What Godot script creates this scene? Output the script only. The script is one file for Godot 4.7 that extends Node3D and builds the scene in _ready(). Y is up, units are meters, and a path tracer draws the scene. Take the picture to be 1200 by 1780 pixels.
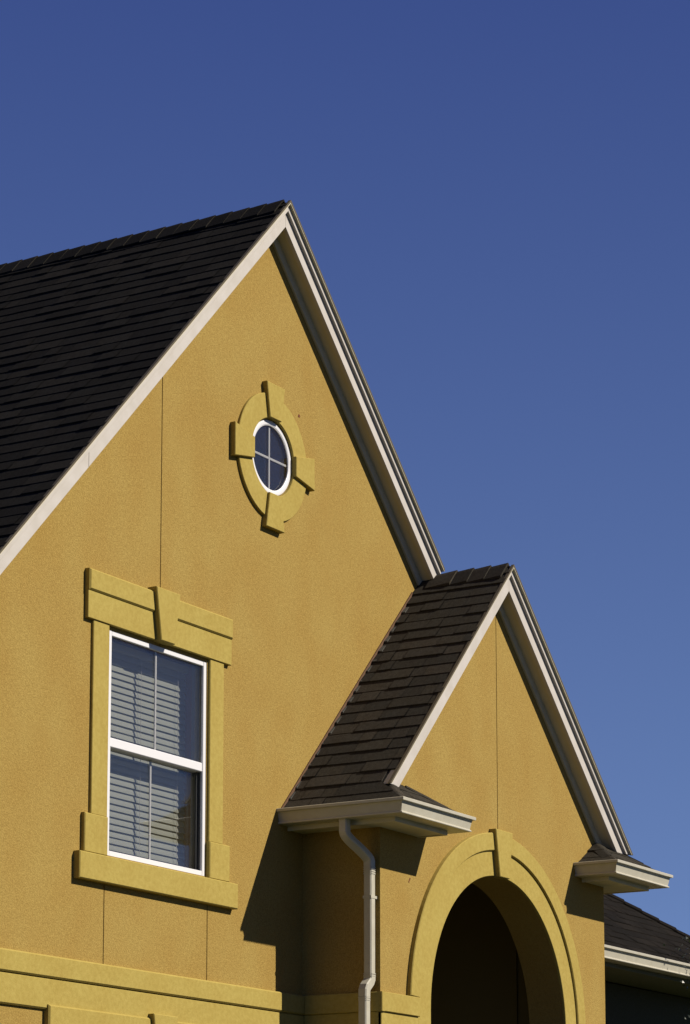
extends Node3D
# A mustard stucco house front with a steep gable, an arched entry porch and a clear deep blue sky.
# x runs along the front wall to the right, y up (0 = eye level), z out of the wall.  Front wall face: z = 0.

const GROUND := -1.6
const SLOPE_M := [1.016, 0.974]             # main gable: rise over run, left and right
const SLOPE_P := [1.035, 0.950]             # porch gable
const APEX_M := Vector2(15.832, 7.447)      # roof plane apex, main gable
const APEX_P := Vector2(18.024, 5.192)      # roof plane apex, porch gable
const DROP := 1.42                          # vertical drop per unit of depth square to the slope
const PZ := 0.625                           # porch front wall face
const PX0 := 16.287                         # porch side walls
const PX1 := 19.867

var M := {}
var rng := RandomNumberGenerator.new()
var used := {}

# ------------------------------------------------------------------ naming
func meta(o: Node, label := "", category := "", group := "", kind := "") -> void:
	if label: o.set_meta("label", label)
	if category: o.set_meta("category", category)
	if group: o.set_meta("group", group)
	if kind: o.set_meta("kind", kind)

func numbered(parent: Node, called: String) -> String:
	var key := str(parent.get_instance_id()) + called
	var n: int = used.get(key, 0)
	used[key] = n + 1
	return called if n == 0 else "%s_%03d" % [called, n]

func thing(called: String, at: Vector3, label: String, category: String, group := "") -> Node3D:
	var o := Node3D.new()
	o.name = numbered(self, called)
	add_child(o)
	o.position = at
	meta(o, label, category, group)
	return o

func group_of(called: String, parent: Node3D) -> Node3D:      # a part made of sub-parts
	var o := Node3D.new()
	o.name = numbered(parent, called)
	parent.add_child(o)
	return o

func put(called: String, mesh: Mesh, mat: Material, parent: Node3D, xf := Transform3D()) -> MeshInstance3D:
	var o := MeshInstance3D.new()
	o.name = numbered(parent, called)
	o.mesh = mesh
	o.material_override = mat
	parent.add_child(o)
	o.transform = xf
	return o

func obj(called: String, st: SurfaceTool, mat: Material, parent: Node3D) -> MeshInstance3D:
	return put(called, st.commit(), mat, parent)

# ------------------------------------------------------------------ mesh helpers
func mb() -> SurfaceTool:
	var st := SurfaceTool.new()
	st.begin(Mesh.PRIMITIVE_TRIANGLES)
	return st

func tri(st: SurfaceTool, a: Vector3, b: Vector3, c: Vector3, hint: Vector3) -> void:
	var n := (b - a).cross(c - a)
	if n.length_squared() < 1e-16: return
	n = n.normalized()
	if n.dot(hint) > 0.0:
		var t := b
		b = c
		c = t
	else:
		n = -n
	st.set_normal(n); st.add_vertex(a)
	st.set_normal(n); st.add_vertex(b)
	st.set_normal(n); st.add_vertex(c)

func quad(st: SurfaceTool, a: Vector3, b: Vector3, c: Vector3, d: Vector3, hint: Vector3) -> void:
	tri(st, a, b, c, hint)
	tri(st, a, c, d, hint)

func ccw(p: PackedVector2Array) -> PackedVector2Array:
	if Geometry2D.is_polygon_clockwise(p):
		p = p.duplicate()
		p.reverse()
	return p

func inset(p: PackedVector2Array, d: float) -> PackedVector2Array:
	var out := PackedVector2Array()
	var n := p.size()
	for i in n:
		var e0 := (p[i] - p[(i + n - 1) % n]).normalized()
		var e1 := (p[(i + 1) % n] - p[i]).normalized()
		var n0 := Vector2(-e0.y, e0.x)
		var n1 := Vector2(-e1.y, e1.x)
		var b := (n0 + n1)
		var l := maxf(b.length_squared() * 0.5, 0.25)
		out.append(p[i] + b * (d / l))
	return out

# extrude a polygon in local xy from z0 to z1 with a chamfered front edge
func prism(st: SurfaceTool, poly: PackedVector2Array, z0: float, z1: float, bev := 0.0, xf := Transform3D()) -> void:
	var p := ccw(poly)
	var f := inset(p, bev) if bev > 0.0 else p
	var idx := Geometry2D.triangulate_polygon(f)
	var idb := Geometry2D.triangulate_polygon(p)
	for i in range(0, idx.size(), 3):
		tri(st, xf * v3(f[idx[i]], z1), xf * v3(f[idx[i + 1]], z1), xf * v3(f[idx[i + 2]], z1), xf.basis * Vector3(0, 0, 1))
	for i in range(0, idb.size(), 3):
		tri(st, xf * v3(p[idb[i]], z0), xf * v3(p[idb[i + 1]], z0), xf * v3(p[idb[i + 2]], z0), xf.basis * Vector3(0, 0, -1))
	for i in p.size():
		var j := (i + 1) % p.size()
		var e := (p[j] - p[i]).normalized()
		var h := xf.basis * Vector3(e.y, -e.x, 0)
		quad(st, xf * v3(p[i], z0), xf * v3(p[j], z0), xf * v3(p[j], z1 - bev), xf * v3(p[i], z1 - bev), h)
		if bev > 0.0:
			quad(st, xf * v3(p[i], z1 - bev), xf * v3(p[j], z1 - bev), xf * v3(f[j], z1), xf * v3(f[i], z1), h + xf.basis * Vector3(0, 0, 1))

func v3(p: Vector2, z: float) -> Vector3:
	return Vector3(p.x, p.y, z)

func rect(x0: float, y0: float, x1: float, y1: float) -> PackedVector2Array:
	return PackedVector2Array([Vector2(x0, y0), Vector2(x1, y0), Vector2(x1, y1), Vector2(x0, y1)])

func box(st: SurfaceTool, a: Vector3, b: Vector3, bev := 0.0) -> void:
	prism(st, rect(a.x, a.y, b.x, b.y), a.z, b.z, bev)

func arc(c: Vector2, r: float, a0: float, a1: float, n: int) -> PackedVector2Array:
	var p := PackedVector2Array()
	for i in n + 1:
		var a := lerpf(a0, a1, float(i) / n)
		p.append(c + Vector2(cos(a), sin(a)) * r)
	return p

func ring(c: Vector2, r0: float, r1: float, a0: float, a1: float, n: int) -> PackedVector2Array:
	var p := arc(c, r1, a0, a1, n)
	p.append_array(arc(c, r0, a1, a0, n))
	return p

func cut(polys: Array, tool: PackedVector2Array) -> Array:
	var out := []
	for p in polys:
		out.append_array(Geometry2D.clip_polygons(p, tool))
	return out

func keep(polys: Array, tool: PackedVector2Array) -> Array:
	var out := []
	for p in polys:
		out.append_array(Geometry2D.intersect_polygons(p, tool))
	return out

func cut_hole(polys: Array, hole: PackedVector2Array) -> Array:   # split across the hole so that no polygon has an inside hole
	var lo := Vector2(INF, INF)
	var hi := -lo
	for v in hole:
		lo = lo.min(v)
		hi = hi.max(v)
	var y := (lo.y + hi.y) / 2.0
	var out := []
	out.append_array(cut(keep(polys, rect(-100, -100, 100, y)), hole))
	out.append_array(cut(keep(polys, rect(-100, y, 100, 100)), hole))
	return out

# sweep a closed profile (out, up) along a plan path of (x, z) with mitred corners; outwards is left of the path seen from above
func sweep(st: SurfaceTool, prof: PackedVector2Array, path: PackedVector2Array) -> void:
	var rows := []
	var n := path.size()
	for i in n:
		var d0 := (path[i] - path[maxi(i - 1, 0)]).normalized() if i > 0 else (path[1] - path[0]).normalized()
		var d1 := (path[mini(i + 1, n - 1)] - path[i]).normalized() if i < n - 1 else d0
		var o0 := Vector2(-d0.y, d0.x)
		var o1 := Vector2(-d1.y, d1.x)
		var b := o0 + o1
		b = b / (b.length_squared() * 0.5)
		var row := PackedVector3Array()
		for q in prof:
			row.append(Vector3(path[i].x + b.x * q.x, q.y, path[i].y + b.y * q.x))
		rows.append(row)
	var m := prof.size()
	var area := 0.0
	for k in m:
		area += prof[k].cross(prof[(k + 1) % m])
	for i in n - 1:
		var d := (path[i + 1] - path[i]).normalized()
		var o := Vector2(-d.y, d.x)
		for k in m:
			var k2 := (k + 1) % m
			var e := prof[k2] - prof[k]
			var nn := Vector2(e.y, -e.x) * signf(area)
			quad(st, rows[i][k], rows[i][k2], rows[i + 1][k2], rows[i + 1][k], Vector3(o.x * nn.x, nn.y, o.y * nn.x))
	var idx := Geometry2D.triangulate_polygon(prof)
	for end in [0, n - 1]:
		var d2 := (path[1] - path[0]) if end == 0 else (path[n - 2] - path[n - 1])
		for i in range(0, idx.size(), 3):
			tri(st, rows[end][idx[i]], rows[end][idx[i + 1]], rows[end][idx[i + 2]], Vector3(-d2.x, 0, -d2.y))

# tube of rectangular section along 3-D points; the section keeps its front (z) side
func duct(st: SurfaceTool, pts: PackedVector3Array, w: float, d: float, r := 0.008) -> void:
	var sec := PackedVector2Array([Vector2(-w + r, -d), Vector2(w - r, -d), Vector2(w, -d + r), Vector2(w, d - r), Vector2(w - r, d), Vector2(-w + r, d), Vector2(-w, d - r), Vector2(-w, -d + r)])
	var rows := []
	for i in pts.size():
		var t := (pts[mini(i + 1, pts.size() - 1)] - pts[maxi(i - 1, 0)]).normalized()
		var ax := Vector3(1, 0, 0)
		ax = (ax - t * ax.dot(t)).normalized()
		var az := ax.cross(t)
		if az.z < 0: az = -az
		var row := PackedVector3Array()
		for s in sec: row.append(pts[i] + ax * s.x + az * s.y)
		rows.append(row)
	for i in pts.size() - 1:
		var c := (pts[i] + pts[i + 1]) / 2.0
		for k in sec.size():
			var k2 := (k + 1) % sec.size()
			quad(st, rows[i][k], rows[i][k2], rows[i + 1][k2], rows[i + 1][k], (rows[i][k] + rows[i + 1][k2]) / 2.0 - c)

# ------------------------------------------------------------------ materials
func lin(r: float, g: float, b: float) -> Color:
	return Color(r, g, b).linear_to_srgb()

func noise(seed_: int, freq: float, size: int, octaves := 3, kind := FastNoiseLite.TYPE_SIMPLEX_SMOOTH) -> PackedByteArray:
	var n := FastNoiseLite.new()
	n.seed = seed_
	n.noise_type = kind
	n.frequency = freq
	n.fractal_octaves = octaves
	var im := n.get_seamless_image(size, size)
	im.convert(Image.FORMAT_L8)
	return im.get_data()

func tex_from(bytes: PackedByteArray, size: int) -> ImageTexture:
	return ImageTexture.create_from_image(Image.create_from_data(size, size, false, Image.FORMAT_RGB8, bytes))

# grain: mean 1-ish multiplier texture stored in sRGB bytes
func grain_tex(size: int, layers: Array, lo: Color, hi: Color) -> ImageTexture:
	var b := PackedByteArray()
	b.resize(size * size * 3)
	var total := 0.0
	for l in layers: total += l[1]
	for i in size * size:
		var v := 0.0
		for l in layers: v += l[0][i] * l[1]
		v = clampf((v / (255.0 * total) - 0.5) * 1.7 + 0.5, 0.0, 1.0)
		b[i * 3] = int(lerpf(lo.r, hi.r, v) * 255.0)
		b[i * 3 + 1] = int(lerpf(lo.g, hi.g, v) * 255.0)
		b[i * 3 + 2] = int(lerpf(lo.b, hi.b, v) * 255.0)
	return tex_from(b, size)

func height_tex(data: PackedByteArray, size: int) -> ImageTexture:
	return ImageTexture.create_from_image(Image.create_from_data(size, size, false, Image.FORMAT_L8, data))

func mat(called: String, c: Color, rough := 0.8, spec := 0.5) -> StandardMaterial3D:
	var m := StandardMaterial3D.new()
	m.resource_name = called
	m.albedo_color = c
	m.roughness = rough
	m.metallic_specular = spec
	M[called] = m
	return m

func world_tex(m: StandardMaterial3D, t: Texture2D, metres: float) -> void:
	m.albedo_texture = t
	m.uv1_triplanar = true
	m.uv1_world_triplanar = true
	m.uv1_scale = Vector3.ONE / metres

func detail(m: StandardMaterial3D, t: Texture2D, metres: float) -> void:
	m.detail_enabled = true
	m.detail_albedo = t
	m.detail_blend_mode = BaseMaterial3D.BLEND_MODE_MUL
	m.detail_uv_layer = BaseMaterial3D.DETAIL_UV_2
	m.uv2_triplanar = true
	m.uv2_world_triplanar = true
	m.uv2_scale = Vector3.ONE / metres

func materials() -> void:
	var fine := noise(11, 0.16, 1024, 2)
	var mid := noise(12, 0.055, 1024, 2)
	var blot := noise(13, 0.022, 512, 4)
	var streak := noise(14, 0.012, 512, 3)
	var st_grain := grain_tex(1024, [[fine, 1.0], [mid, 0.35]], Color(0.84, 0.82, 0.78), Color(1, 1, 1))
	var st_blotch := grain_tex(512, [[blot, 0.7], [streak, 0.7]], Color(0.965, 0.93, 0.885), Color(1, 1, 1))
	var wall_streak := grain_tex(512, [[blot, 0.7], [streak, 0.7]], Color(0.972, 0.945, 0.912), Color(1, 1, 1))
	var tr_grain := grain_tex(1024, [[fine, 0.5], [mid, 0.8]], Color(0.93, 0.92, 0.88), Color(1, 1, 1))
	var fine_h := height_tex(fine, 1024)

	var s := mat("wall_stucco", lin(0.341, 0.244, 0.071), 0.95, 0.25)
	world_tex(s, st_grain, 2.2)
	detail(s, wall_streak, 5.3)
	s.uv2_scale = Vector3(1.0 / 4.1, 1.0 / 6.1, 1.0 / 4.1)
	s.heightmap_enabled = true
	s.heightmap_texture = fine_h
	s.heightmap_scale = 0.16
	var t := mat("trim_stucco", lin(0.360, 0.284, 0.078), 0.9, 0.25)
	world_tex(t, tr_grain, 2.6)
	detail(t, grain_tex(512, [[blot, 0.7], [streak, 0.7]], Color(0.97, 0.955, 0.93), Color(1, 1, 1)), 3.1)
	t.heightmap_enabled = true
	t.heightmap_texture = fine_h
	t.heightmap_scale = 0.05
	mat("joint", lin(0.15, 0.055, 0.03), 0.95, 0.2)
	mat("hole", lin(0.02, 0.01, 0.008), 0.9, 0.2)

	var board := mat("white_board", lin(0.44, 0.415, 0.385), 0.6, 0.4)
	var bgrain := grain_tex(512, [[blot, 0.6], [streak, 0.8]], Color(0.95, 0.945, 0.93), Color(1, 1, 1))
	world_tex(board, bgrain, 1.7)
	var soffit := mat("soffit_paint", lin(0.52, 0.485, 0.37), 0.7, 0.3)
	world_tex(soffit, bgrain, 1.3)
	var gut := mat("gutter_metal", lin(0.42, 0.40, 0.32), 0.42, 0.5)
	world_tex(gut, bgrain, 0.9)
	mat("vinyl", lin(0.62, 0.62, 0.63), 0.35, 0.5)
	mat("grille", lin(0.34, 0.34, 0.33), 0.4, 0.5)
	mat("blind", lin(0.180, 0.192, 0.162), 0.5, 0.4)
	mat("cord", lin(0.3, 0.29, 0.26), 0.8, 0.3)
	var g := mat("glass", Color(0.38, 0.37, 0.28, 0.03), 0.0, 0.43)
	g.transparency = BaseMaterial3D.TRANSPARENCY_ALPHA
	mat("room", lin(0.16, 0.15, 0.13), 0.9, 0.2)
	mat("track", lin(0.07, 0.07, 0.065), 0.6, 0.3)
	mat("drip_edge", lin(0.085, 0.07, 0.045), 0.7, 0.3)
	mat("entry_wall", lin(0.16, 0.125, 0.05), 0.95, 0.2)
	mat("deck", lin(0.02, 0.018, 0.016), 0.95, 0.2)

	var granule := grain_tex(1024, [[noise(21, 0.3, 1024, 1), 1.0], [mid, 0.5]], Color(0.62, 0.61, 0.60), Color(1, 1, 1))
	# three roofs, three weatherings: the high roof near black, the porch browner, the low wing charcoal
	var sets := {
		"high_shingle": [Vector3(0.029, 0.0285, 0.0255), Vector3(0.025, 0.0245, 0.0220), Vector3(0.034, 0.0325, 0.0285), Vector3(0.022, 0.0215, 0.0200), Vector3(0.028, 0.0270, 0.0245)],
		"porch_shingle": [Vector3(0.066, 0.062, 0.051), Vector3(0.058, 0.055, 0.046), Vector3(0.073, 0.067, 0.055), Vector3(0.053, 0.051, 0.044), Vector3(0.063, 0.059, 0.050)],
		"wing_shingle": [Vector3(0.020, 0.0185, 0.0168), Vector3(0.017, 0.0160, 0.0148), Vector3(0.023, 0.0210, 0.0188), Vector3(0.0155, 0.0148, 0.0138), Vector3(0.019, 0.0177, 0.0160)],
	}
	for called in sets:
		for i in 5:
			var t3: Vector3 = sets[called][i]
			var sh := mat("%s%d" % [called, i], lin(t3.x, t3.y, t3.z), 1.0, 0.12)
			world_tex(sh, granule, 1.9)
			detail(sh, st_blotch, 1.1)
			sh.heightmap_enabled = true
			sh.heightmap_texture = fine_h
			sh.heightmap_scale = 0.12
	mat("flashing", lin(0.066, 0.066, 0.058), 0.75, 0.3)
	mat("wall_flashing", lin(0.10, 0.055, 0.03), 0.7, 0.3)

	var lawn := mat("grass", lin(0.036, 0.048, 0.018), 0.95, 0.2)
	world_tex(lawn, grain_tex(512, [[noise(31, 0.08, 512, 4), 1.0], [blot, 1.0]], Color(0.6, 0.62, 0.5), Color(1, 1, 1)), 3.0)
	var conc := mat("concrete", lin(0.16, 0.15, 0.125), 0.9, 0.3)
	world_tex(conc, grain_tex(512, [[blot, 1.0], [streak, 1.0]], Color(0.82, 0.81, 0.79), Color(1, 1, 1)), 2.4)
	var lf := mat("leaf", lin(0.05, 0.058, 0.038), 0.4, 0.5)
	lf.backlight_enabled = true
	lf.backlight = Color(0.16, 0.19, 0.10)
	mat("bark", lin(0.10, 0.08, 0.06), 0.95, 0.2)
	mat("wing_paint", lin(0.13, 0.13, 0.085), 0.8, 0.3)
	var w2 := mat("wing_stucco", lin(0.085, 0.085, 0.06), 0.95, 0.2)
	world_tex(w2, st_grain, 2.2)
	var tg := mat("far_house_stucco", lin(0.30, 0.28, 0.14), 0.95, 0.2)
	world_tex(tg, st_grain, 2.4)

# ------------------------------------------------------------------ roof covering
var shingle_meshes := {}
const WIDTHS := [0.11, 0.16, 0.21, 0.27, 0.33]
var shingles_left := 300
var shingle_kind := "high_shingle"

func shingle_mesh(w: float, L: float, h: float, t0: float, t1: float, ends: int) -> ArrayMesh:
	var key := "%.3f_%.3f_%.3f_%.3f_%.3f_%d" % [w, L, h, t0, t1, ends]
	if shingle_meshes.has(key): return shingle_meshes[key]
	var st := mb()
	shingle_into(st, w, L, h, t0, t1, ends, Transform3D())
	var m := st.commit()
	shingle_meshes[key] = m
	return m

# a wedge: butt of height h at y = 0, feathered out at y = L; t0..t1 is its width at the top (cut along a hip); ends: 1 left, 2 right side closed
func shingle_into(st: SurfaceTool, w: float, L: float, h: float, t0: float, t1: float, ends: int, xf: Transform3D) -> void:
	var c := minf(0.004, h * 0.3)
	var a := xf * Vector3(0, 0, 0)
	var b := xf * Vector3(w, 0, 0)
	var a1 := xf * Vector3(0, 0, h - c)
	var b1 := xf * Vector3(w, 0, h - c)
	var a2 := xf * Vector3(0, c, h)
	var b2 := xf * Vector3(w, c, h)
	var a3 := xf * Vector3(t0, L, 0.0)
	var b3 := xf * Vector3(t1, L, 0.0)
	var B := xf.basis
	quad(st, a, b, b1, a1, B * Vector3(0, -1, 0))
	quad(st, a1, b1, b2, a2, B * Vector3(0, -1, 1))
	tri(st, a2, b2, b3, B * Vector3(0, 0, 1))
	if t1 - t0 > 0.0005: tri(st, a2, b3, a3, B * Vector3(0, 0, 1))
	if ends & 1:
		tri(st, a, a1, a3, B * Vector3(-1, 0, 0))
		tri(st, a1, a2, a3, B * Vector3(-1, 0, 0))
	if ends & 2:
		tri(st, b, b1, b3, B * Vector3(1, 0, 0))
		tri(st, b1, b2, b3, B * Vector3(1, 0, 0))

# Cover a slope.  xf: local x along the eave, y up the slope, z out of it.  span(y) gives the x range of the course at y.
# single(x, y): is this shingle near enough to be a piece of its own?
func cover(xf: Transform3D, y0: float, top: float, expo: float, span: Callable, single: Callable, parent: Node3D) -> void:
	var rest := mb()
	var any := false
	var y := y0
	while y < top - 0.05:
		var L := minf(expo * 1.5, top - y + 0.004)
		var r: Vector2 = span.call(y)
		var r1: Vector2 = span.call(y + L)
		var x := r.x
		var first := true
		while x < r.y - 0.004:
			var w: float = WIDTHS[rng.randi() % WIDTHS.size()]
			if first:
				w *= rng.randf_range(0.4, 1.0)
				if r1.x > r.x + 0.001: w = maxf(w, r1.x - r.x + 0.05)
			first = false
			w = snappedf(w, 0.01)
			if x + w > minf(r.y - 0.05, r1.y - 0.005): w = r.y - x
			var h: float = ([0.008, 0.009, 0.013] if shingle_kind == "high_shingle" else [0.008, 0.010, 0.014])[rng.randi() % 3]
			var t := xf * Transform3D(Basis(Vector3(0, 0, 1), rng.randf_range(-0.006, 0.006)), Vector3(x, y + rng.randf_range(-0.003, 0.003), 0))
			var tint := rng.randi() % 5
			var ends := (1 if x < r.x + 0.001 else 0) | (2 if x + w > r.y - 0.001 else 0)
			var t0 := clampf(r1.x - x, 0.0, w)
			var t1 := clampf(r1.y - x, t0, w) if r1.y < r.y - 0.001 else w
			var wt := w - (0.0 if ends & 2 else 0.0025)          # a narrow slot between neighbours
			t1 = minf(t1, wt)
			if single.call(x + w * 0.5, y) and shingles_left > 0:
				shingles_left -= 1
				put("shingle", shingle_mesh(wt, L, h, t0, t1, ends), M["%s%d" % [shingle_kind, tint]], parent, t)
			else:
				any = true
				shingle_into(rest, wt, L, h, t0, t1, ends, t)
			x += w
		y += expo
	if any:
		var o := obj("shingle_field", rest, M[shingle_kind + "1"], parent)
		meta(o, "", "", "", "stuff")

# a bent cap shingle over a ridge; local y runs along the ridge (towards the exposed end = -y)
func cap_mesh(len_: float, reach: float, slope_a: float, slope_b: float, h: float) -> ArrayMesh:
	var st := mb()
	var prof := [Vector2(-reach, -reach * slope_a), Vector2(-reach * 0.22, -reach * 0.22 * slope_a + 0.004), Vector2(0, 0.0), Vector2(reach * 0.22, -reach * 0.22 * slope_b + 0.004), Vector2(reach, -reach * slope_b)]
	for i in 4:
		var p: Vector2 = prof[i]
		var q: Vector2 = prof[i + 1]
		var up := Vector3(-(q.y - p.y), 0, q.x - p.x)
		quad(st, Vector3(p.x, 0, p.y + h), Vector3(q.x, 0, q.y + h), Vector3(q.x, len_, q.y + 0.002), Vector3(p.x, len_, p.y + 0.002), up)
		quad(st, Vector3(p.x, 0, p.y), Vector3(q.x, 0, q.y), Vector3(q.x, 0, q.y + h), Vector3(p.x, 0, p.y + h), Vector3(0, -1, 0))
	for i in [0, 4]:
		var p: Vector2 = prof[i]
		tri(st, Vector3(p.x, 0, p.y), Vector3(p.x, 0, p.y + h), Vector3(p.x, len_, p.y), Vector3(signf(p.x), 0, -0.3))
	return st.commit()

func caps(from: Vector3, to: Vector3, reach: float, sa: float, sb: float, expo: float, thick: float, parent: Node3D) -> void:
	# laid from the low or front end (from) to the far end
	var dir := (to - from).normalized()
	var side := dir.cross(Vector3.UP).normalized()
	var up := side.cross(dir)
	var xf := Transform3D(Basis(side, dir, up), from)
	var m := cap_mesh(expo * 1.5, reach, sa, sb, thick)
	var n := int((to - from).length() / expo)
	for i in n:
		put("ridge_cap", m, M["%s%d" % [shingle_kind, rng.randi() % 5]], parent, xf * Transform3D(Basis(Vector3(0, 1, 0), rng.randf_range(-0.02, 0.02)), Vector3(0, i * expo, 0)))

# slope frames
func slope_xf(eave: Vector3, along: Vector3, up_slope: Vector3) -> Transform3D:
	var x := along.normalized()
	var y := up_slope.normalized()
	return Transform3D(Basis(x, y, x.cross(y)), eave)

# ------------------------------------------------------------------ gable trim
# band between perpendicular depths u0 and u1 below the roof plane, one side of the gable (side -1 left, 1 right)
func rake_band(apex: Vector2, slopes: Array, u0: float, u1: float, side: int, x_end: float) -> PackedVector2Array:
	var run := absf(x_end - apex.x)
	var fall: float = run * slopes[0 if side < 0 else 1]
	return PackedVector2Array([apex + Vector2(0, -u0 * DROP), apex + Vector2(side * run, -fall - u0 * DROP), apex + Vector2(side * run, -fall - u1 * DROP), apex + Vector2(0, -u1 * DROP)])

# ------------------------------------------------------------------ windows
func sash_window(parent: Node3D, x0: float, x1: float, y0: float, y1: float) -> void:
	var w := group_of("window", parent)
	var f := 0.034
	var st := mb()
	box(st, Vector3(x0, y0, -0.022), Vector3(x0 + f, y1, -0.004), 0.003)
	box(st, Vector3(x1 - f, y0, -0.022), Vector3(x1, y1, -0.004), 0.003)
	box(st, Vector3(x0 + f, y1 - f, -0.022), Vector3(x1 - f, y1, -0.005), 0.003)
	box(st, Vector3(x0 + f, y0, -0.022), Vector3(x1 - f, y0 + f, -0.005), 0.003)
	obj("frame", st, M.vinyl, w)
	for x in [x0 + 0.002, x1 - f + 0.002]:
		st = mb()
		box(st, Vector3(x, y0 + 0.002, -0.10), Vector3(x + f - 0.006, y1 - 0.002, -0.0225))
		obj("sash_track", st, M.track, w)
	var ym := y0 + (y1 - y0) * 0.503
	st = mb()
	box(st, Vector3(x0 + f, ym - 0.03, -0.085), Vector3(x1 - f, ym + 0.03, -0.009), 0.004)
	obj("meeting_rail", st, M.vinyl, w)
	for k in 2:
		var a := ym + 0.03 if k == 0 else y0 + f
		var b := y1 - f if k == 0 else ym - 0.03
		var z := -0.020 if k == 0 else -0.052
		for d in [0.0, 0.017]:
			st = mb()
			box(st, Vector3(x0 + f, a, z - d - 0.003), Vector3(x1 - f, b, z - d))
			obj("pane", st, M.glass, w)
		st = mb()
		var c := (x0 + x1) / 2.0
		box(st, Vector3(c - 0.009, a, z - 0.013), Vector3(c + 0.009, b, z - 0.006), 0.002)
		obj("grille_bar", st, M.grille, w)
		if k == 1:
			st = mb()
			box(st, Vector3(x0 + f + 0.006, a, z + 0.003), Vector3(x0 + f + 0.018, b, z + 0.011), 0.002)
			box(st, Vector3(x1 - f - 0.018, a, z + 0.003), Vector3(x1 - f - 0.006, b, z + 0.011), 0.002)
			obj("glazing_bead", st, M.track, w)

func surround(parent: Node3D, x0: float, x1: float, y0: float, y1: float, lintel_h: float) -> void:
	# x0..x1, y0..y1: window opening
	var g := group_of("window_surround", parent)
	var c := (x0 + x1) / 2.0
	var st := mb()
	var lx0 := x0 - 0.272
	var lx1 := x1 + 0.257
	var ly0 := y1 + 0.022
	var ys := ly0 + lintel_h * 0.565
	var yt := ly0 + lintel_h
	box(st, Vector3(lx0 + 0.001, ly0, -0.004), Vector3(lx1 - 0.001, ys, 0.030), 0.003)
	obj("lintel", st, M.trim_stucco, g)
	st = mb()
	box(st, Vector3(lx0, ys, -0.004), Vector3(lx1, yt, 0.044), 0.010)
	obj("lintel_cap", st, M.trim_stucco, g)
	st = mb()
	prism(st, PackedVector2Array([Vector2(c - 0.078, ly0 - 0.005), Vector2(c + 0.078, ly0 - 0.005), Vector2(c + 0.138, yt + 0.026), Vector2(c - 0.138, yt + 0.026)]), -0.004, 0.070, 0.005)
	obj("keystone", st, M.trim_stucco, g)
	for s in [-1, 1]:
		st = mb()
		var a := x0 - 0.196 if s < 0 else x1 + 0.012
		var b := x0 - 0.026 if s < 0 else x1 + 0.178
		box(st, Vector3(a, y0 + 0.235, -0.004), Vector3(b, ly0, 0.020), 0.004)
		obj("jamb", st, M.trim_stucco, g)
		st = mb()
		a = x0 - 0.275 if s < 0 else x1 + 0.006
		b = x0 - 0.028 if s < 0 else x1 + 0.250
		box(st, Vector3(a, y0 - 0.012, -0.004), Vector3(b, y0 + 0.235, 0.031), 0.006)
		obj("jamb_block", st, M.trim_stucco, g)
	st = mb()
	box(st, Vector3(x0 - 0.347, y0 - 0.185, -0.004), Vector3(x1 + 0.325, y0 - 0.015, 0.050), 0.006)
	obj("sill", st, M.trim_stucco, g)

# ------------------------------------------------------------------
func _ready() -> void:
	rng.seed = 4711
	# camera: the lens axis lies below the picture's middle (verticals stay almost upright)
	var cam := Camera3D.new()
	cam.name = "camera"
	add_child(cam)
	var near := 0.1
	cam.set_frustum(near * 1780.0 / 4797.0, Vector2(0, near * (1428.0 - 890.0) / 4797.0), near, 3000.0)
	cam.position = Vector3(0, 0, 10)
	cam.rotation = Vector3(deg_to_rad(9.13), deg_to_rad(-59.34), 0)
	cam.current = true

	var env := Environment.new()
	env.background_mode = Environment.BG_SKY
	env.tonemap_mode = Environment.TONE_MAPPER_LINEAR
	env.tonemap_exposure = 1.4
	env.sdfgi_enabled = true
	env.ssao_enabled = true
	env.ssil_enabled = true
	var sky := ProceduralSkyMaterial.new()
	sky.sky_top_color = lin(0.012 / 1.4, 0.027 / 1.4, 0.180 / 1.4)
	sky.sky_horizon_color = lin(0.192 / 1.4, 0.318 / 1.4, 0.605 / 1.4)
	sky.sky_curve = 0.2
	sky.ground_horizon_color = lin(0.10, 0.11, 0.10)
	sky.ground_bottom_color = lin(0.05, 0.05, 0.04)
	sky.sun_angle_max = 12.0
	env.sky = Sky.new()
	env.sky.sky_material = sky
	var we := WorldEnvironment.new()
	we.name = "world_environment"
	we.environment = env
	add_child(we)
	var sun := DirectionalLight3D.new()
	sun.name = "sun"
	sun.light_energy = 1.6
	sun.light_color = Color(1.0, 0.96, 0.90)
	sun.light_angular_distance = 0.5
	sun.shadow_enabled = true
	add_child(sun)
	sun.look_at_from_position(Vector3.ZERO, Vector3(-0.445, -0.87, -1.0), Vector3.UP)

	materials()
	ground()
	var house := thing("house", Vector3.ZERO, "mustard stucco gabled house with round window, sash window and arched entry porch", "house")
	main_walls(house)
	main_roof(house)
	porch_walls(house)
	porch_roof(house)
	round_window(house)
	sash_window(house, 13.940, 15.060, 2.533, 3.981)
	surround(house, 13.940, 15.060, 2.533, 3.981, 0.317)
	sash_window(house, 13.59, 15.45, -0.35, 1.209)
	surround(house, 13.59, 15.45, -0.35, 1.209, 0.315)
	bands(house)
	gutters(house)
	downspout(house)
	blind("window_blind", Vector3(14.5, 2.56, -0.158), 1.066, 1.40, "pale slatted blind half in shade hanging behind the upper sash window")
	side_wing()
	garden_tree()

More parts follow.
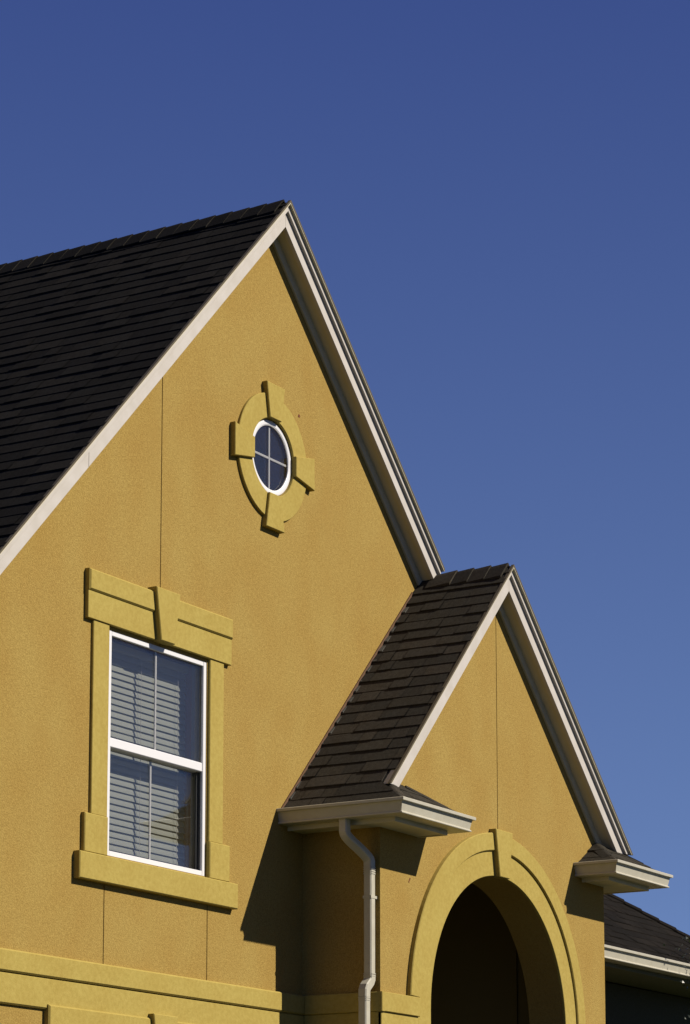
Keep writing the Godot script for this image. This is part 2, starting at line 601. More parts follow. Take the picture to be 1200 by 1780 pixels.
func ground() -> void:
	var st := mb()
	quad(st, Vector3(-900, GROUND, 900), Vector3(900, GROUND, 900), Vector3(900, GROUND, -900), Vector3(-900, GROUND, -900), Vector3.UP)
	var o := obj("lawn", st, M.grass, self)
	meta(o, "mown green lawn around the house", "lawn", "", "structure")
	st = mb()
	box(st, Vector3(16.9, GROUND - 0.05, 0.9), Vector3(19.2, GROUND + 0.004, 16.0))
	o = obj("path", st, M.concrete, self)
	meta(o, "pale concrete front path leading to the arched porch", "path", "", "structure")
	st = mb()
	box(st, Vector3(-60, GROUND - 0.05, 16.0), Vector3(100, GROUND + 0.004, 18.0))
	o = obj("pavement", st, M.concrete, self)
	meta(o, "pale concrete pavement along the front lawn", "pavement", "", "structure")

func main_walls(house: Node3D) -> void:
	var x0 := 11.07
	var x1 := 20.3
	var ay := APEX_M.y - 0.10 * DROP
	var hull := PackedVector2Array([Vector2(x0, GROUND - 0.1), Vector2(x1, GROUND - 0.1), Vector2(x1, ay - (x1 - APEX_M.x) * SLOPE_M[1]), Vector2(APEX_M.x, ay), Vector2(x0, ay - (APEX_M.x - x0) * SLOPE_M[0])])
	var win := rect(13.940, 2.533, 15.060, 3.981)
	var win2 := rect(13.59, -0.35, 15.45, 1.209)
	var rc := Vector2(15.852, 5.598)
	var hole := arc(rc, 0.272, 0, TAU * 63.0 / 64.0, 63)
	var entry := rect(16.6, GROUND - 0.2, 19.55, 3.05)
	# backing wall
	var polys := cut_hole([hull], win)
	polys = cut_hole(polys, win2)
	polys = cut_hole(polys, hole)
	polys = cut(polys, entry)
	var st := mb()
	for p in polys: prism(st, p, -0.22, -0.012)
	obj("backing_wall", st, M.joint, house)
	# stucco panels with narrow joints between them
	var g := 0.0045
	var low := rect(13.92 - g, GROUND - 1.0, 15.085 + g, 2.42)
	var parts := [rect(0, -5, 14.5 - g, 10), rect(14.5 + g, -5, 30, 10)]
	for q in parts:
		var pp := keep([hull], q)
		pp = cut(pp, low)
		pp = cut(pp, win)
		pp = cut(pp, win2)
		if q[0].x > 1: 
			pp = cut_hole(pp, hole)
			pp = cut(pp, entry)
		st = mb()
		for p in pp: prism(st, p, -0.012, 0.0)
		obj("wall_panel", st, M.wall_stucco, house)
	for y in [[1.209, 2.42], [GROUND - 0.1, -0.35]]:
		st = mb()
		box(st, Vector3(13.92 + g, y[0], -0.012), Vector3(15.085 - g, y[1], 0.0))
		obj("wall_panel", st, M.wall_stucco, house)
	# the rest of the shell
	st = mb()
	var eave: float = ay - (APEX_M.x - x0) * SLOPE_M[0]
	box(st, Vector3(x0, GROUND - 0.1, -8.0), Vector3(x0 + 0.2, eave, -0.22))
	obj("side_wall", st, M.wall_stucco, house)
	st = mb()
	box(st, Vector3(x1 - 0.2, GROUND - 0.1, -8.0), Vector3(x1, ay - (x1 - APEX_M.x) * SLOPE_M[1], -0.22))
	obj("side_wall", st, M.wall_stucco, house)
	st = mb()
	prism(st, hull, -8.2, -8.0)
	obj("rear_wall", st, M.wall_stucco, house)
	st = mb()
	box(st, Vector3(x0 + 0.2, 1.3, -8.0), Vector3(x1 - 0.2, 1.5, -2.06))
	box(st, Vector3(x0 + 0.2, 1.3, -2.06), Vector3(16.49, 1.5, -0.22))
	box(st, Vector3(13.15, 4.3, -8.0), Vector3(18.4, 4.4, -0.22))
	obj("upper_floor", st, M.room, house)
	st = mb()
	box(st, Vector3(x0 + 0.2, 1.5, -3.6), Vector3(16.4, 4.3, -3.5))
	box(st, Vector3(12.6, 1.5, -3.5), Vector3(12.7, 4.3, -0.22))
	box(st, Vector3(16.3, 1.5, -3.5), Vector3(16.4, 4.3, -0.22))
	obj("inner_wall", st, M.room, house)
	# the small hole right of the round window and a nick on the porch wall
	st = mb()
	prism(st, arc(Vector2(16.222, 6.004), 0.012, 0, TAU * 0.9, 9), -0.002, 0.0025)
	obj("fixing_hole", st, M.joint, house)
	st = mb()
	prism(st, PackedVector2Array([Vector2(16.682, 2.645), Vector2(16.689, 2.642), Vector2(16.713, 2.676), Vector2(16.703, 2.68)]), PZ - 0.002, PZ + 0.0025)
	obj("wall_chip", st, M.joint, house)

func gable_trim(house: Node3D, apex: Vector2, s: Array, z: float, xl: float, xr: float, clip: Array, split_at: float, ub: float) -> void:
	var k := group_of("rake_trim", house)
	for side in [-1, 1]:
		var xe := xl if side < 0 else xr
		var cl: Array = clip[0 if side < 0 else 1]
		var bands_ := [["drip_edge", -0.010, 0.003, 0.147, 0.170, M.drip_edge, 0.0], ["rake_soffit", 0.0032, 0.009, 0.1002, 0.168, M.soffit_paint, 0.0], ["rake_moulding", 0.0092, 0.046, 0.100, 0.147, M.white_board, 0.002], ["rake_board", 0.0462, ub, 0.098, 0.125, M.white_board, 0.002], ["frieze_board", ub - 0.014, 0.178, 0.0005, 0.016, M.soffit_paint, 0.0], ["soffit", ub - 0.026, ub - 0.0142, 0.0005, 0.0975, M.soffit_paint, 0.0]]
		for b in bands_:
			var polys: Array = [rake_band(apex, s, b[1], b[2], side, xe)]
			for c in cl: polys = keep(polys, c)
			if b[0] == "rake_board" and side < 0 and split_at > 0.0:
				var a := keep(polys, rect(-50, -50, split_at - 0.0012, 50))
				a.append_array(keep(polys, rect(split_at + 0.0012, -50, 50, 50)))
				polys = a
			for p in polys:
				var st := mb()
				prism(st, p, z + b[3], z + b[4], b[6])
				obj(b[0], st, b[5], k)

func main_roof(house: Node3D) -> void:
	var roof := group_of("main_roof", house)
	var xl := 10.75
	var xr := 20.5
	# deck under the shingles
	for side in [-1, 1]:
		var st := mb()
		prism(st, rake_band(APEX_M, SLOPE_M, 0.003, 0.090, side, xl if side < 0 else xr), -8.4, 0.0)
		prism(st, rake_band(APEX_M, SLOPE_M, 0.003, 0.090, side, xl if side < 0 else 18.0), 0.0, 0.097)
		obj("roof_deck", st, M.deck, roof)
	var sp: float = SLOPE_P[0]
	var above_porch := PackedVector2Array([Vector2(15, APEX_P.y - 0.003 - (APEX_P.x - 15) * sp), Vector2(APEX_P.x + 0.06, APEX_P.y - 0.003 + 0.06), Vector2(APEX_P.x + 0.06, 12), Vector2(15, 12)])
	gable_trim(house, APEX_M, SLOPE_M, 0.0, xl, 18.5, [[], [above_porch]], 13.52, 0.126)
	var zf := 0.166
	# left slope
	var s: float = SLOPE_M[0]
	var k := sqrt(1.0 + s * s)
	var L := (APEX_M.x - xl) * k
	var xf := slope_xf(Vector3(xl, APEX_M.y - (APEX_M.x - xl) * s, -8.4), Vector3(0, 0, 1), Vector3(1, s, 0))
	var sees := func(x: float, y: float) -> bool:          # the part of the slope that lies in the picture
		return y > 2.3 and 8.55 - x < lerpf(-1.75, 2.75, y / L)
	cover(xf, 0.0, L, 0.128, func(_y): return Vector2(0, 8.4 + zf), sees, roof)
	# right slope
	s = SLOPE_M[1]
	k = sqrt(1.0 + s * s)
	var Lr := (xr - APEX_M.x) * k
	var xf2 := slope_xf(Vector3(xr, APEX_M.y - (xr - APEX_M.x) * s, 0.0), Vector3(0, 0, -1), Vector3(-1, s, 0))
	var yc := (xr - 18.0) * k
	cover(xf2, 0.0, Lr, 0.128, func(y): return Vector2(-zf if y > yc else 0.0, 8.40), func(_x, _y): return false, roof)
	caps(Vector3(APEX_M.x, APEX_M.y + 0.017, 0.11), Vector3(APEX_M.x, APEX_M.y + 0.017, -3.0), 0.125, 1.0, 1.0, 0.145, 0.014, roof)
	var st2 := mb()
	prism(st2, PackedVector2Array([Vector2(-0.12, -0.12), Vector2(0, 0.01), Vector2(0.12, -0.12)]), -8.4, -3.0, 0.0, Transform3D(Basis(), Vector3(APEX_M.x, APEX_M.y + 0.02, 0)))
	obj("ridge", st2, M.high_shingle1, roof)

func porch_walls(house: Node3D) -> void:
	var g := group_of("porch_wall", house)
	var c := Vector2(18.045, 1.77)
	var ay := APEX_P.y - 0.10 * DROP
	var hull := PackedVector2Array([Vector2(PX0, GROUND - 0.1), Vector2(PX1, GROUND - 0.1), Vector2(PX1, 3.0), Vector2(19.9, ay - (19.9 - APEX_P.x) * SLOPE_P[1]), Vector2(APEX_P.x, ay), Vector2(16.2, ay - (APEX_P.x - 16.2) * SLOPE_P[0]), Vector2(PX0, 3.0)])
	var door := arc(c, 1.085, 0, PI, 40)
	door.append(Vector2(c.x - 1.085, GROUND - 1))
	door.append(Vector2(c.x + 1.085, GROUND - 1))
	var st := mb()
	for p in keep(cut([hull], door), rect(PX0 + 0.0122, -5, PX1 - 0.0122, 10)): prism(st, p, 0.335, PZ - 0.0121)
	obj("backing_wall", st, M.entry_wall, g)
	for side in [-1, 1]:
		var half := rect(0, -5, c.x - 0.0045, 10) if side < 0 else rect(c.x + 0.0045, -5, 30, 10)
		st = mb()
		for p in cut(keep([hull], half), door): prism(st, p, PZ - 0.012, PZ)
		obj("wall_panel", st, M.wall_stucco, g)
	# the joint's sealant
	st = mb()
	box(st, Vector3(c.x - 0.0045, 2.9, PZ - 0.012), Vector3(c.x + 0.0045, ay - 0.02, PZ - 0.006))
	obj("joint", st, M.joint, g)
	# side walls and upper gable body
	st = mb()
	box(st, Vector3(PX0 + 0.0125, GROUND - 0.1, 0.0005), Vector3(PX0 + 0.3, 3.0, 0.335))
	obj("side_wall_core", st, M.entry_wall, g)
	st = mb()
	box(st, Vector3(PX0, GROUND - 0.1, 0.0005), Vector3(PX0 + 0.012, 3.0, PZ - 0.0122))
	obj("side_wall", st, M.wall_stucco, g)
	st = mb()
	box(st, Vector3(PX1 - 0.3, GROUND - 0.1, 0.0005), Vector3(PX1 - 0.0125, 3.0, 0.335))
	obj("side_wall_core", st, M.entry_wall, g)
	st = mb()
	box(st, Vector3(PX1 - 0.012, GROUND - 0.1, 0.0005), Vector3(PX1, 3.0, PZ - 0.0122))
	obj("side_wall", st, M.wall_stucco, g)
	# arched entry: inner room
	st = mb()
	box(st, Vector3(16.5, GROUND, -1.95), Vector3(16.6, 3.15, -0.0))
	box(st, Vector3(19.55, GROUND, -1.95), Vector3(19.65, 3.15, -0.0))
	box(st, Vector3(16.5, GROUND, -2.05), Vector3(19.65, 3.15, -1.95))
	box(st, Vector3(16.5, 3.05, -1.95), Vector3(19.65, 3.15, 0.33))
	obj("entry_lining", st, M.entry_wall, g)
	st = mb()
	box(st, Vector3(16.6, GROUND, -1.95), Vector3(19.55, GROUND + 0.12, 0.9))
	obj("entry_floor", st, M.concrete, g)
	# arch surround
	var a := group_of("arch_surround", house)
	var out := ring(c, 1.262, 1.395, 0.0545, PI - 0.0545, 56)
	st = mb()
	prism(st, out, PZ - 0.003, PZ + 0.036, 0.006)
	obj("outer_ring", st, M.trim_stucco, a)
	var inn := arc(c, 1.262, 0, PI, 56)
	inn.append(Vector2(c.x - 1.262, GROUND))
	inn.append(Vector2(c.x - 1.075, GROUND))
	inn.append_array(arc(c, 1.075, PI, 0, 56))
	inn.append(Vector2(c.x + 1.075, GROUND))
	inn.append(Vector2(c.x + 1.262, GROUND))
	st = mb()
	prism(st, inn, PZ - 0.003, PZ + 0.018, 0.003)
	obj("inner_ring", st, M.trim_stucco, a)
	st = mb()
	prism(st, PackedVector2Array([Vector2(c.x - 0.080, 2.834), Vector2(c.x + 0.075, 2.834), Vector2(c.x + 0.133, 3.187), Vector2(c.x - 0.140, 3.187)]), PZ - 0.003, PZ + 0.060, 0.005)
	obj("keystone", st, M.trim_stucco, a)
	# intrados lining of the arch
	st = mb()
	var lining := ring(c, 1.075, 1.0848, 0, PI, 56)
	prism(st, lining, 0.33, PZ - 0.004)
	obj("intrados", st, M.wall_stucco, a)

func bands(house: Node3D) -> void:
	var g := group_of("storey_band", house)
	var rows := [["band_cap", 1.708, 1.842, 0.040], ["band", 1.517, 1.708, 0.025]]
	for r in rows:
		var st := mb()
		box(st, Vector3(11.07, r[1], -0.003), Vector3(PX0 - 0.0005, r[2], r[3]), 0.010)
		obj(r[0], st, M.trim_stucco, g)
		st = mb()       # porch side wall: local x runs from front to back
		var xf := Transform3D(Basis(Vector3(0, 0, -1), Vector3(0, 1, 0), Vector3(-1, 0, 0)), Vector3(PX0, 0, 0))
		var dz: float = r[3] - 0.004
		prism(st, rect(-PZ - dz + 0.0005, r[1], -r[3] - 0.0005, r[2]), -0.003, dz, 0.005, xf)
		obj(r[0], st, M.trim_stucco, g)
		st = mb()
		var x_end: float = 18.045 - 1.2622
		box(st, Vector3(PX0 - dz, r[1], PZ - 0.003), Vector3(x_end, r[2], PZ + dz), 0.004)
		obj(r[0], st, M.trim_stucco, g)
		st = mb()
		box(st, Vector3(18.045 + 1.2622, r[1], PZ - 0.003), Vector3(PX1 + dz, r[2], PZ + dz), 0.004)
		obj(r[0], st, M.trim_stucco, g)

func round_window(house: Node3D) -> void:
	var c := Vector2(15.852, 5.598)
	var g := group_of("round_window", house)
	# frame: lathe profile (radius, z)
	var prof := PackedVector2Array([Vector2(0.271, -0.03), Vector2(0.271, -0.005), Vector2(0.266, 0.001), Vector2(0.256, 0.003), Vector2(0.240, 0.002), Vector2(0.231, -0.003), Vector2(0.230, -0.010)])
	var st := mb()
	var n := 72
	for i in n:
		var a0 := TAU * i / n
		var a1 := TAU * (i + 1) / n
		var am := (a0 + a1) / 2.0
		for j in prof.size() - 1:
			var p := prof[j]
			var q := prof[j + 1]
			var nn := Vector2(q.y - p.y, p.x - q.x)        # outward in (r, z)
			quad(st, pol(c, p.x, a0, p.y), pol(c, p.x, a1, p.y), pol(c, q.x, a1, q.y), pol(c, q.x, a0, q.y), Vector3(cos(am) * nn.x, sin(am) * nn.x, nn.y))
	obj("frame", st, M.vinyl, g)
	for d in [0.0, 0.017]:
		st = mb()
		prism(st, arc(c, 0.2305, 0, TAU * 63.0 / 64.0, 63), -0.011 - d, -0.008 - d)
		obj("pane", st, M.glass, g)
	st = mb()
	box(st, Vector3(c.x - 0.009, c.y - 0.229, -0.023), Vector3(c.x + 0.009, c.y + 0.229, -0.015), 0.002)
	obj("grille_bar", st, M.grille, g)
	st = mb()
	box(st, Vector3(c.x - 0.229, c.y - 0.009, -0.024), Vector3(c.x + 0.229, c.y + 0.009, -0.0165), 0.002)
	obj("grille_bar", st, M.grille, g)
	# surround
	var s := group_of("round_window_surround", house)
	var cs := Vector2(15.847, 5.598)
	for i in 4:
		st = mb()
		var a := PI / 2 * i
		prism(st, ring(cs, 0.278, 0.455, a + 0.02, a + PI / 2 - 0.02, 24), -0.003, 0.022, 0.004)
		obj("ring_segment", st, M.trim_stucco, s)
		st = mb()
		var xf := Transform3D(Basis(Vector3(0, 0, 1), a), v3(cs, 0))
		prism(st, PackedVector2Array([Vector2(0.272, -0.074), Vector2(0.524, -0.119), Vector2(0.524, 0.119), Vector2(0.272, 0.074)]), -0.003, 0.044, 0.004, xf)
		obj("keystone", st, M.trim_stucco, s)

func pol(c: Vector2, r: float, a: float, z: float) -> Vector3:
	return Vector3(c.x + cos(a) * r, c.y + sin(a) * r, z)

# eave line of the porch
const FX0 := 16.085
const FX0R := 16.83
const FX1L := 19.47
const FX1 := 20.225
const FZ := 0.86
const FY0 := 2.976
const FY1 := 3.10

func porch_roof(house: Node3D) -> void:
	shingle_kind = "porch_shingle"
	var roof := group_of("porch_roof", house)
	var xl := FX0 - 0.09
	for side in [-1, 1]:
		var st := mb()
		for p in keep([rake_band(APEX_P, SLOPE_P, 0.003, 0.09, side, FX0 if side < 0 else FX1)], rect(0, 3.02, 40, 20)): prism(st, p, 0.0005, PZ + 0.097)
		obj("roof_deck", st, M.deck, roof)
	var cutl := rect(0, 3.255, 40, 20)
	gable_trim(house, APEX_P, SLOPE_P, PZ, 15.9, 20.3, [[cutl], [cutl]], -1.0, 0.132)
	var zt := 3.33                                     # top of the little return roofs, at the wall
	var ze := 0.985
	var zf := PZ + 0.166
	# left slope
	var s: float = SLOPE_P[0]
	var k := sqrt(1.0 + s * s)
	var e0 := Vector3(xl, APEX_P.y - (APEX_P.x - xl) * s, 0.0005)
	var L := (APEX_P.x - xl) * k
	var hipz := func(y: float) -> float:               # how far the course comes forward
		var yy := e0.y + y * s / k
		if yy > zt: return zf
		return lerpf(ze, PZ, clampf((yy - e0.y) / (zt - e0.y), 0, 1))
	cover(slope_xf(e0, Vector3(0, 0, 1), Vector3(1, s, 0)), 0.0, L, 0.128, func(y): return Vector2(0.0, hipz.call(y)), func(_x, _y): return true, roof)
	# right slope
	var sr: float = SLOPE_P[1]
	var kr := sqrt(1.0 + sr * sr)
	var xr := APEX_P.x + (APEX_P.y - e0.y) / sr
	cover(slope_xf(Vector3(xr, e0.y, 0.0005), Vector3(0, 0, -1), Vector3(-1, sr, 0)), 0.0, (xr - APEX_P.x) * kr, 0.128, func(y): return Vector2(-hipz.call(y * sr / kr * k / s), 0.0), func(_x, _y): return false, roof)
	caps(Vector3(APEX_P.x, APEX_P.y + 0.012, PZ + 0.12), Vector3(APEX_P.x, APEX_P.y + 0.012, 0.05), 0.125, 1.0, 1.0, 0.145, 0.022, roof)
	# step flashing where the porch roof meets the wall, and the strip that seals it
	var strip := mb()
	for p in keep([rake_band(APEX_P, SLOPE_P, -0.024, 0.0, -1, xl)], rect(0, -5, 17.86, 20)): prism(strip, p, 0.0006, 0.010)
	obj("wall_flashing", strip, M.wall_flashing, roof)
	var fx0 := slope_xf(e0, Vector3(0, 0, 1), Vector3(1, s, 0))
	for i in 20:
		var fm := mb()
		var wv := rng.randf_range(0.025, 0.055) * (0.45 + 0.55 * i / 20.0)
		shingle_into(fm, wv, 0.12, 0.0140, 0.0, wv, 3, fx0 * Transform3D(Basis(), Vector3(0, 0.012 + i * 0.128, 0)))
		obj("step_flashing", fm, M.flashing, roof)
	# return roofs: a front plane and an end plane on the inner side
	var rs := (zt - FY1) / (ze - PZ)                   # rise over run, front plane
	var kk := sqrt(1.0 + rs * rs)
	var front_len := (ze - PZ) * kk
	for side in [-1, 1]:
		var r := group_of("return_roof", house)
		var inner := FX0R + 0.10 if side < 0 else FX1L - 0.10
		var outer := FX0 - 0.10 if side < 0 else FX1 + 0.10
		var a := minf(inner, outer)
		var b := maxf(inner, outer)
		var st := mb()
		var base := FY1 - 0.012
		var run := ze - PZ
		# deck: a low hipped block
		var p := [Vector3(a, base, ze - 0.01), Vector3(b, base, ze - 0.01), Vector3(b, base, PZ), Vector3(a, base, PZ), Vector3(a + run, zt - 0.014, PZ), Vector3(b - run, zt - 0.014, PZ)]
		quad(st, p[0], p[1], p[5], p[4], Vector3(0, 1, 1))
		tri(st, p[0], p[4], p[3], Vector3(-1, 1, 0))
		tri(st, p[1], p[2], p[5], Vector3(1, 1, 0))
		quad(st, p[0], p[1], p[2], p[3], Vector3(0, -1, 0))
		obj("roof_deck", st, M.deck, r)
		var fx := slope_xf(Vector3(a, FY1 - 0.008, ze), Vector3(1, 0, 0), Vector3(0, rs, -1))
		var ww := b - a
		cover(fx, 0.0, front_len, 0.128, func(y): return Vector2(y / front_len * run, ww - y / front_len * run), func(_x, _y): return true, r)
		var ex: Transform3D
		if side < 0: ex = slope_xf(Vector3(b, FY1 - 0.008, ze), Vector3(0, 0, -1), Vector3(-1, rs, 0))
		else: ex = slope_xf(Vector3(a, FY1 - 0.008, PZ), Vector3(0, 0, 1), Vector3(1, rs, 0))
		var si: int = side
		cover(ex, 0.0, front_len, 0.128, func(y): return Vector2(y / front_len * run, run) if si < 0 else Vector2(0.0, run - y / front_len * run), func(_x, _y): return true, r)
		var h0 := Vector3(b - 0.03, FY1 + 0.012, ze - 0.03) if side < 0 else Vector3(a + 0.03, FY1 + 0.012, ze - 0.03)
		var h1 := Vector3(b - run, zt + 0.004, PZ) if side < 0 else Vector3(a + run, zt + 0.004, PZ)
		caps(h0, h1, 0.065, 0.42, 0.42, 0.135, 0.004, r)
		if side < 0:
			caps(Vector3(a + 0.03, FY1 + 0.014, ze - 0.03), Vector3(a + run * 0.8, zt - 0.03, PZ + 0.07), 0.065, 0.5, 0.5, 0.135, 0.004, r)

func gutters(house: Node3D) -> void:
	# boxed eaves (fascia and soffit) and the gutters on them
	for side in [-1, 1]:
		var g := group_of("boxed_eave", house)
		var x0 := FX0 if side < 0 else FX1L
		var x1 := FX0R if side < 0 else FX1
		var st := mb()
		box(st, Vector3(x0, FY0, FZ - 0.022), Vector3(x1, FY1, FZ), 0.002)
		var zl := 0.0005 if side < 0 else PZ + 0.0005
		var zr := PZ + 0.0005 if side < 0 else 0.0005
		box(st, Vector3(x0, FY0, zl), Vector3(x0 + 0.022, FY1, FZ - 0.022))
		box(st, Vector3(x1 - 0.022, FY0, zr), Vector3(x1, FY1, FZ - 0.022))
		obj("fascia", st, M.soffit_paint, g)
		st = mb()
		box(st, Vector3(x0 + 0.022, FY0 + 0.006, PZ + 0.0005), Vector3(x1 - 0.022, FY0 + 0.02, FZ - 0.022))
		if side < 0: box(st, Vector3(x0 + 0.022, FY0 + 0.006, 0.0005), Vector3(PX0 - 0.0005, FY0 + 0.02, PZ + 0.0005))
		else: box(st, Vector3(PX1 + 0.0005, FY0 + 0.006, 0.0005), Vector3(x1 - 0.022, FY0 + 0.02, PZ + 0.0005))
		obj("soffit", st, M.soffit_paint, g)
		st = mb()
		var path := PackedVector2Array([Vector2(x0, zl), Vector2(x0, FZ), Vector2(x1, FZ), Vector2(x1, zr)])
		sweep(st, gutter_profile(3.008, 0.106), path)
		obj("gutter", st, M.gutter_metal, house)
	
func gutter_profile(y0: float, h: float) -> PackedVector2Array:
	return PackedVector2Array([Vector2(0.0005, y0 + h * 0.92), Vector2(0.0005, y0), Vector2(0.122, y0), Vector2(0.1245, y0 + 0.004), Vector2(0.1225, y0 + 0.011), Vector2(0.115, y0 + 0.017),
		Vector2(0.128, y0 + h - 0.025), Vector2(0.148, y0 + h - 0.022), Vector2(0.149, y0 + h - 0.004), Vector2(0.145, y0 + h), Vector2(0.137, y0 + h - 0.001), Vector2(0.134, y0 + h - 0.016), Vector2(0.112, y0 + 0.03), Vector2(0.02, y0 + 0.03), Vector2(0.006, y0 + h * 0.92)])

func downspout(house: Node3D) -> void:
	var g := group_of("downspout", house)
	var w := 0.032
	var top := Vector3(16.020, 3.012, 0.500)
	var mid := Vector3(16.232, 2.74, 0.572)
	var pts := PackedVector3Array([top, top + Vector3(0, -0.09, 0)])
	var a := top + Vector3(0, -0.09, 0)
	var b := mid
	for i in range(1, 6):                      # bend
		var t := i / 6.0
		pts.append(a.lerp(b, t * 0.5 * t + 0.02 * t) + Vector3(0, -0.055 * t * (1 - t), 0))
	for i in range(0, 6):
		var t := i / 5.0
		var q := 1.0 - 0.5 * (1 - t) * (1 - t)
		pts.append(a.lerp(b, q) + Vector3(0, 0.045 * t * (1 - t), 0))
	pts.append(mid + Vector3(0, -0.03, 0))
	var st := mb()
	duct(st, pts, w, w)
	obj("upper_elbow", st, M.gutter_metal, g)
	st = mb()
	duct(st, PackedVector3Array([mid + Vector3(0, -0.03, 0), Vector3(mid.x, 1.925, mid.z)]), w - 0.001, w - 0.001)
	obj("pipe", st, M.gutter_metal, g)
	st = mb()
	duct(st, PackedVector3Array([Vector3(mid.x, 1.955, mid.z), Vector3(mid.x, 1.925, mid.z), Vector3(mid.x - 0.012, 1.905, mid.z), Vector3(mid.x - 0.060, 1.865, mid.z), Vector3(mid.x - 0.070, 1.845, mid.z), Vector3(mid.x - 0.072, 1.80, mid.z)]), w + 0.001, w + 0.001)
	obj("lower_elbow", st, M.gutter_metal, g)
	st = mb()
	duct(st, PackedVector3Array([Vector3(mid.x - 0.072, 1.80, mid.z), Vector3(mid.x - 0.072, GROUND + 0.1, mid.z)]), w, w)
	obj("pipe", st, M.gutter_metal, g)
	for y in [2.70, 2.685, 2.67, 2.655, 1.965, 1.95, 1.795, 1.78]:
		st = mb()
		var x := mid.x if y > 1.9 else mid.x - 0.072
		duct(st, PackedVector3Array([Vector3(x, y, mid.z), Vector3(x, y - 0.005, mid.z)]), w + 0.0025, w + 0.0025)
		obj("crimp", st, M.gutter_metal, g)
	st = mb()
	box(st, Vector3(mid.x - w - 0.0015, 2.48, mid.z - w - 0.0015), Vector3(PX0, 2.50, mid.z + w + 0.0015), 0.001)
	obj("strap", st, M.gutter_metal, g)

func blind(called: String, at: Vector3, width: float, height: float, label: String) -> void:
	var b := thing(called, at, label, "blind")
	var st := mb()
	box(st, Vector3(-width / 2, height - 0.05, -0.03), Vector3(width / 2, height, 0.03), 0.004)
	obj("headrail", st, M.blind, b)
	st = mb()
	# a curved slat, its outer edge low
	var n := 4
	var pts := []
	for i in n + 1:
		var t := float(i) / n - 0.5
		pts.append(Vector2(t * 0.0495, 0.0022 * (1.0 - 4.0 * t * t)))
	var tilt := deg_to_rad(71.0)
	for i in n:
		var p: Vector2 = pts[i]
		var q: Vector2 = pts[i + 1]
		# local: first coordinate from the outer (low) edge inwards (up)
		var P := Vector3(0, sin(tilt) * p.x + cos(tilt) * p.y, -cos(tilt) * p.x + sin(tilt) * p.y)
		var Q := Vector3(0, sin(tilt) * q.x + cos(tilt) * q.y, -cos(tilt) * q.x + sin(tilt) * q.y)
		var X := Vector3(width / 2, 0, 0)
		var th := Vector3(0, cos(tilt), sin(tilt)) * 0.002
		quad(st, P - X, P + X, Q + X, Q - X, th)
		quad(st, P - X - th, P + X - th, Q + X - th, Q - X - th, -th)
		if i == 0: quad(st, P - X, P + X, P + X - th, P - X - th, Vector3(0, -1, 0.5))
	var m := st.commit()
	var y := 0.03
	while y < height - 0.06:
		put("slat", m, M.blind, b, Transform3D(Basis(), Vector3(0, y, rng.randf_range(-0.001, 0.001))))
		y += 0.0433
	for x in [-0.01, 0.417]:
		st = mb()
		box(st, Vector3(x - 0.0012, 0.0, 0.022), Vector3(x + 0.0012, height - 0.05, 0.024))
		obj("ladder_cord", st, M.cord, b)

func side_wing() -> void:
	var w := thing("side_wing", Vector3(20.55, GROUND, -0.4), "low wing with dark hipped shingle roof and pale gutter, right of the arched porch", "building")
	var o := -w.position
	var fz := 0.13
	var corner := 24.45
	var x0 := 20.53
	var sl := 0.69
	var k := sqrt(1.0 + sl * sl)
	var yr := 2.60
	var xf0 := Transform3D(Basis(), o)
	var st := mb()
	prism(st, rect(x0, GROUND - 0.1, 24.0, 2.47), -5.0, -0.42, 0.0, xf0)
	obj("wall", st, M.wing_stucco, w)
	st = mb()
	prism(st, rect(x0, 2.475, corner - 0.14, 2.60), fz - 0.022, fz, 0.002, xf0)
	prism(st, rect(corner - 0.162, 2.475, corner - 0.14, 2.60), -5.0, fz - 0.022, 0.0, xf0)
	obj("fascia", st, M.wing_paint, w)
	st = mb()
	prism(st, rect(x0, 2.48, corner - 0.162, 2.492), -0.42, fz - 0.022, 0.0, xf0)
	obj("soffit", st, M.wing_paint, w)
	st = mb()
	sweep(st, gutter_profile(2.512, 0.106), PackedVector2Array([Vector2(x0, fz), Vector2(corner - 0.14, fz), Vector2(corner - 0.14, -5.0)]))
	var gm := obj("gutter", st, M.gutter_metal, w)
	gm.position = o
	# roof
	var roof := group_of("roof", w)
	roof.position = o
	var ze := fz + 0.13
	var run := 2.6
	var top := yr + run * sl
	st = mb()
	var a := Vector3(x0, yr - 0.004, ze)
	var b := Vector3(corner, yr - 0.004, ze)
	var h1 := Vector3(corner - run, top - 0.004, ze - run)
	quad(st, a, b, h1, Vector3(x0, top - 0.004, ze - run), Vector3(0, 1, 1))
	tri(st, b, Vector3(corner, yr - 0.004, ze - run * 2), h1, Vector3(1, 1, 0))
	quad(st, Vector3(x0, yr - 0.004, ze - 2 * run), Vector3(corner, yr - 0.004, ze - 2 * run), h1, Vector3(x0, top - 0.004, ze - run), Vector3(0, 1, -1))
	tri(st, a, Vector3(x0, top - 0.004, ze - run), Vector3(x0, yr - 0.004, ze - 2 * run), Vector3(-1, 0, 0))
	obj("roof_deck", st, M.deck, roof)
	shingles_left = 280
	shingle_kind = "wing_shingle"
	var L := run * k
	var cx := corner
	cover(slope_xf(Vector3(x0, yr, ze), Vector3(1, 0, 0), Vector3(0, sl, -1)), 0.0, L, 0.14, func(y): return Vector2(0, cx - x0 - y / k), func(_x, y): return y < 1.5, roof)
	cover(slope_xf(Vector3(corner, yr, ze), Vector3(0, 0, -1), Vector3(-1, sl, 0)), 0.0, L, 0.14, func(y): return Vector2(y / k, 2.0 * run - y / k), func(_x, _y): return false, roof)
	caps(Vector3(corner, yr + 0.016, ze), h1 + Vector3(0, 0.02, 0), 0.11, 0.45, 0.45, 0.19, 0.016, roof)

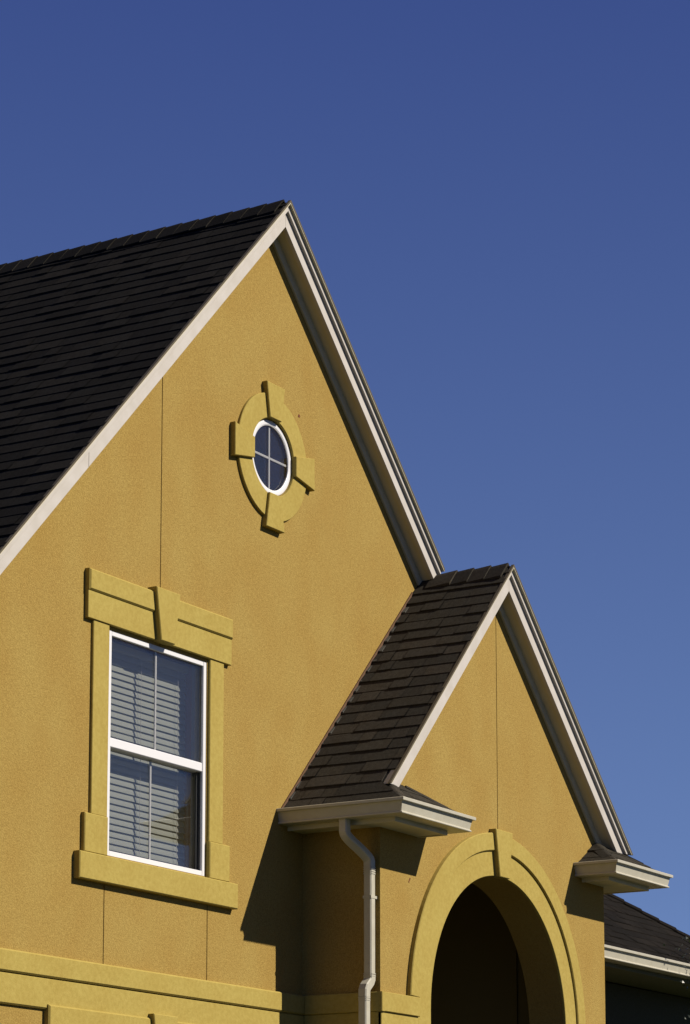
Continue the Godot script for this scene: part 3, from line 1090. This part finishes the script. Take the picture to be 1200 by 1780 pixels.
func garden_tree() -> void:
	var t := thing("garden_tree", Vector3(21.95, GROUND, 0.75), "small leafy garden tree at the right edge before the low wing", "tree")
	var r := RandomNumberGenerator.new()
	r.seed = 77
	var st := mb()
	cone(st, Vector3(0, -0.05, 0), Vector3(0.03, 1.8, 0.02), 0.05, 0.035)
	cone(st, Vector3(0.03, 1.8, 0.02), Vector3(0.0, 3.6, 0.0), 0.035, 0.012)
	obj("trunk", st, M.bark, t)
	var leaf := mb()
	var br := mb()
	var tips := [Vector3(-0.43, 3.95, 0.0), Vector3(-0.64, 3.64, 0.02), Vector3(-0.54, 3.57, 0.05)]
	for i in 34:
		tips.append(Vector3(r.randf_range(-0.02, 0.9), r.randf_range(2.4, 4.6), r.randf_range(-0.6, 0.6)))
	for i in tips.size():
		var tip: Vector3 = tips[i]
		var root := Vector3(0.02, clampf(tip.y - 0.5, 1.6, 3.4), 0.01)
		cone(br, root, tip, 0.012, 0.003)
		var n := 13 if i < 3 else 150
		for j in n:
			var f := r.randf_range(0.80, 1.0) if i < 3 else r.randf_range(0.3, 1.05)
			var spread := 0.04 if i < 3 else 0.11
			var p := root.lerp(tip, f) + Vector3(r.randfn(0, spread), r.randfn(0, spread), r.randfn(0, spread))
			var d := Vector3(r.randfn(), r.randfn() - 0.4, r.randfn()).normalized()
			var sd := d.cross(Vector3(r.randfn(), r.randfn(), r.randfn())).normalized()
			var l := r.randf_range(0.03, 0.05)
			var nn := sd.cross(d)
			var m := p + d * l * 0.5 + nn * l * 0.12
			tri(leaf, p, m + sd * l * 0.28, m, nn)
			tri(leaf, p, m, m - sd * l * 0.28, nn)
			tri(leaf, p + d * l, m + sd * l * 0.28, m, nn)
			tri(leaf, p + d * l, m, m - sd * l * 0.28, nn)
	obj("branches", br, M.bark, t)
	var o := obj("foliage", leaf, M.leaf, t)
	meta(o, "", "", "", "stuff")

func cone(st: SurfaceTool, a: Vector3, b: Vector3, r0: float, r1: float) -> void:
	var d := (b - a).normalized()
	var u := d.cross(Vector3(0.3, 0.1, 1)).normalized()
	var v := d.cross(u)
	for i in 7:
		var x0 := TAU * i / 7
		var x1 := TAU * (i + 1) / 7
		var c0 := u * cos(x0) + v * sin(x0)
		var c1 := u * cos(x1) + v * sin(x1)
		quad(st, a + c0 * r0, a + c1 * r0, b + c1 * r1, b + c0 * r1, c0 + c1)
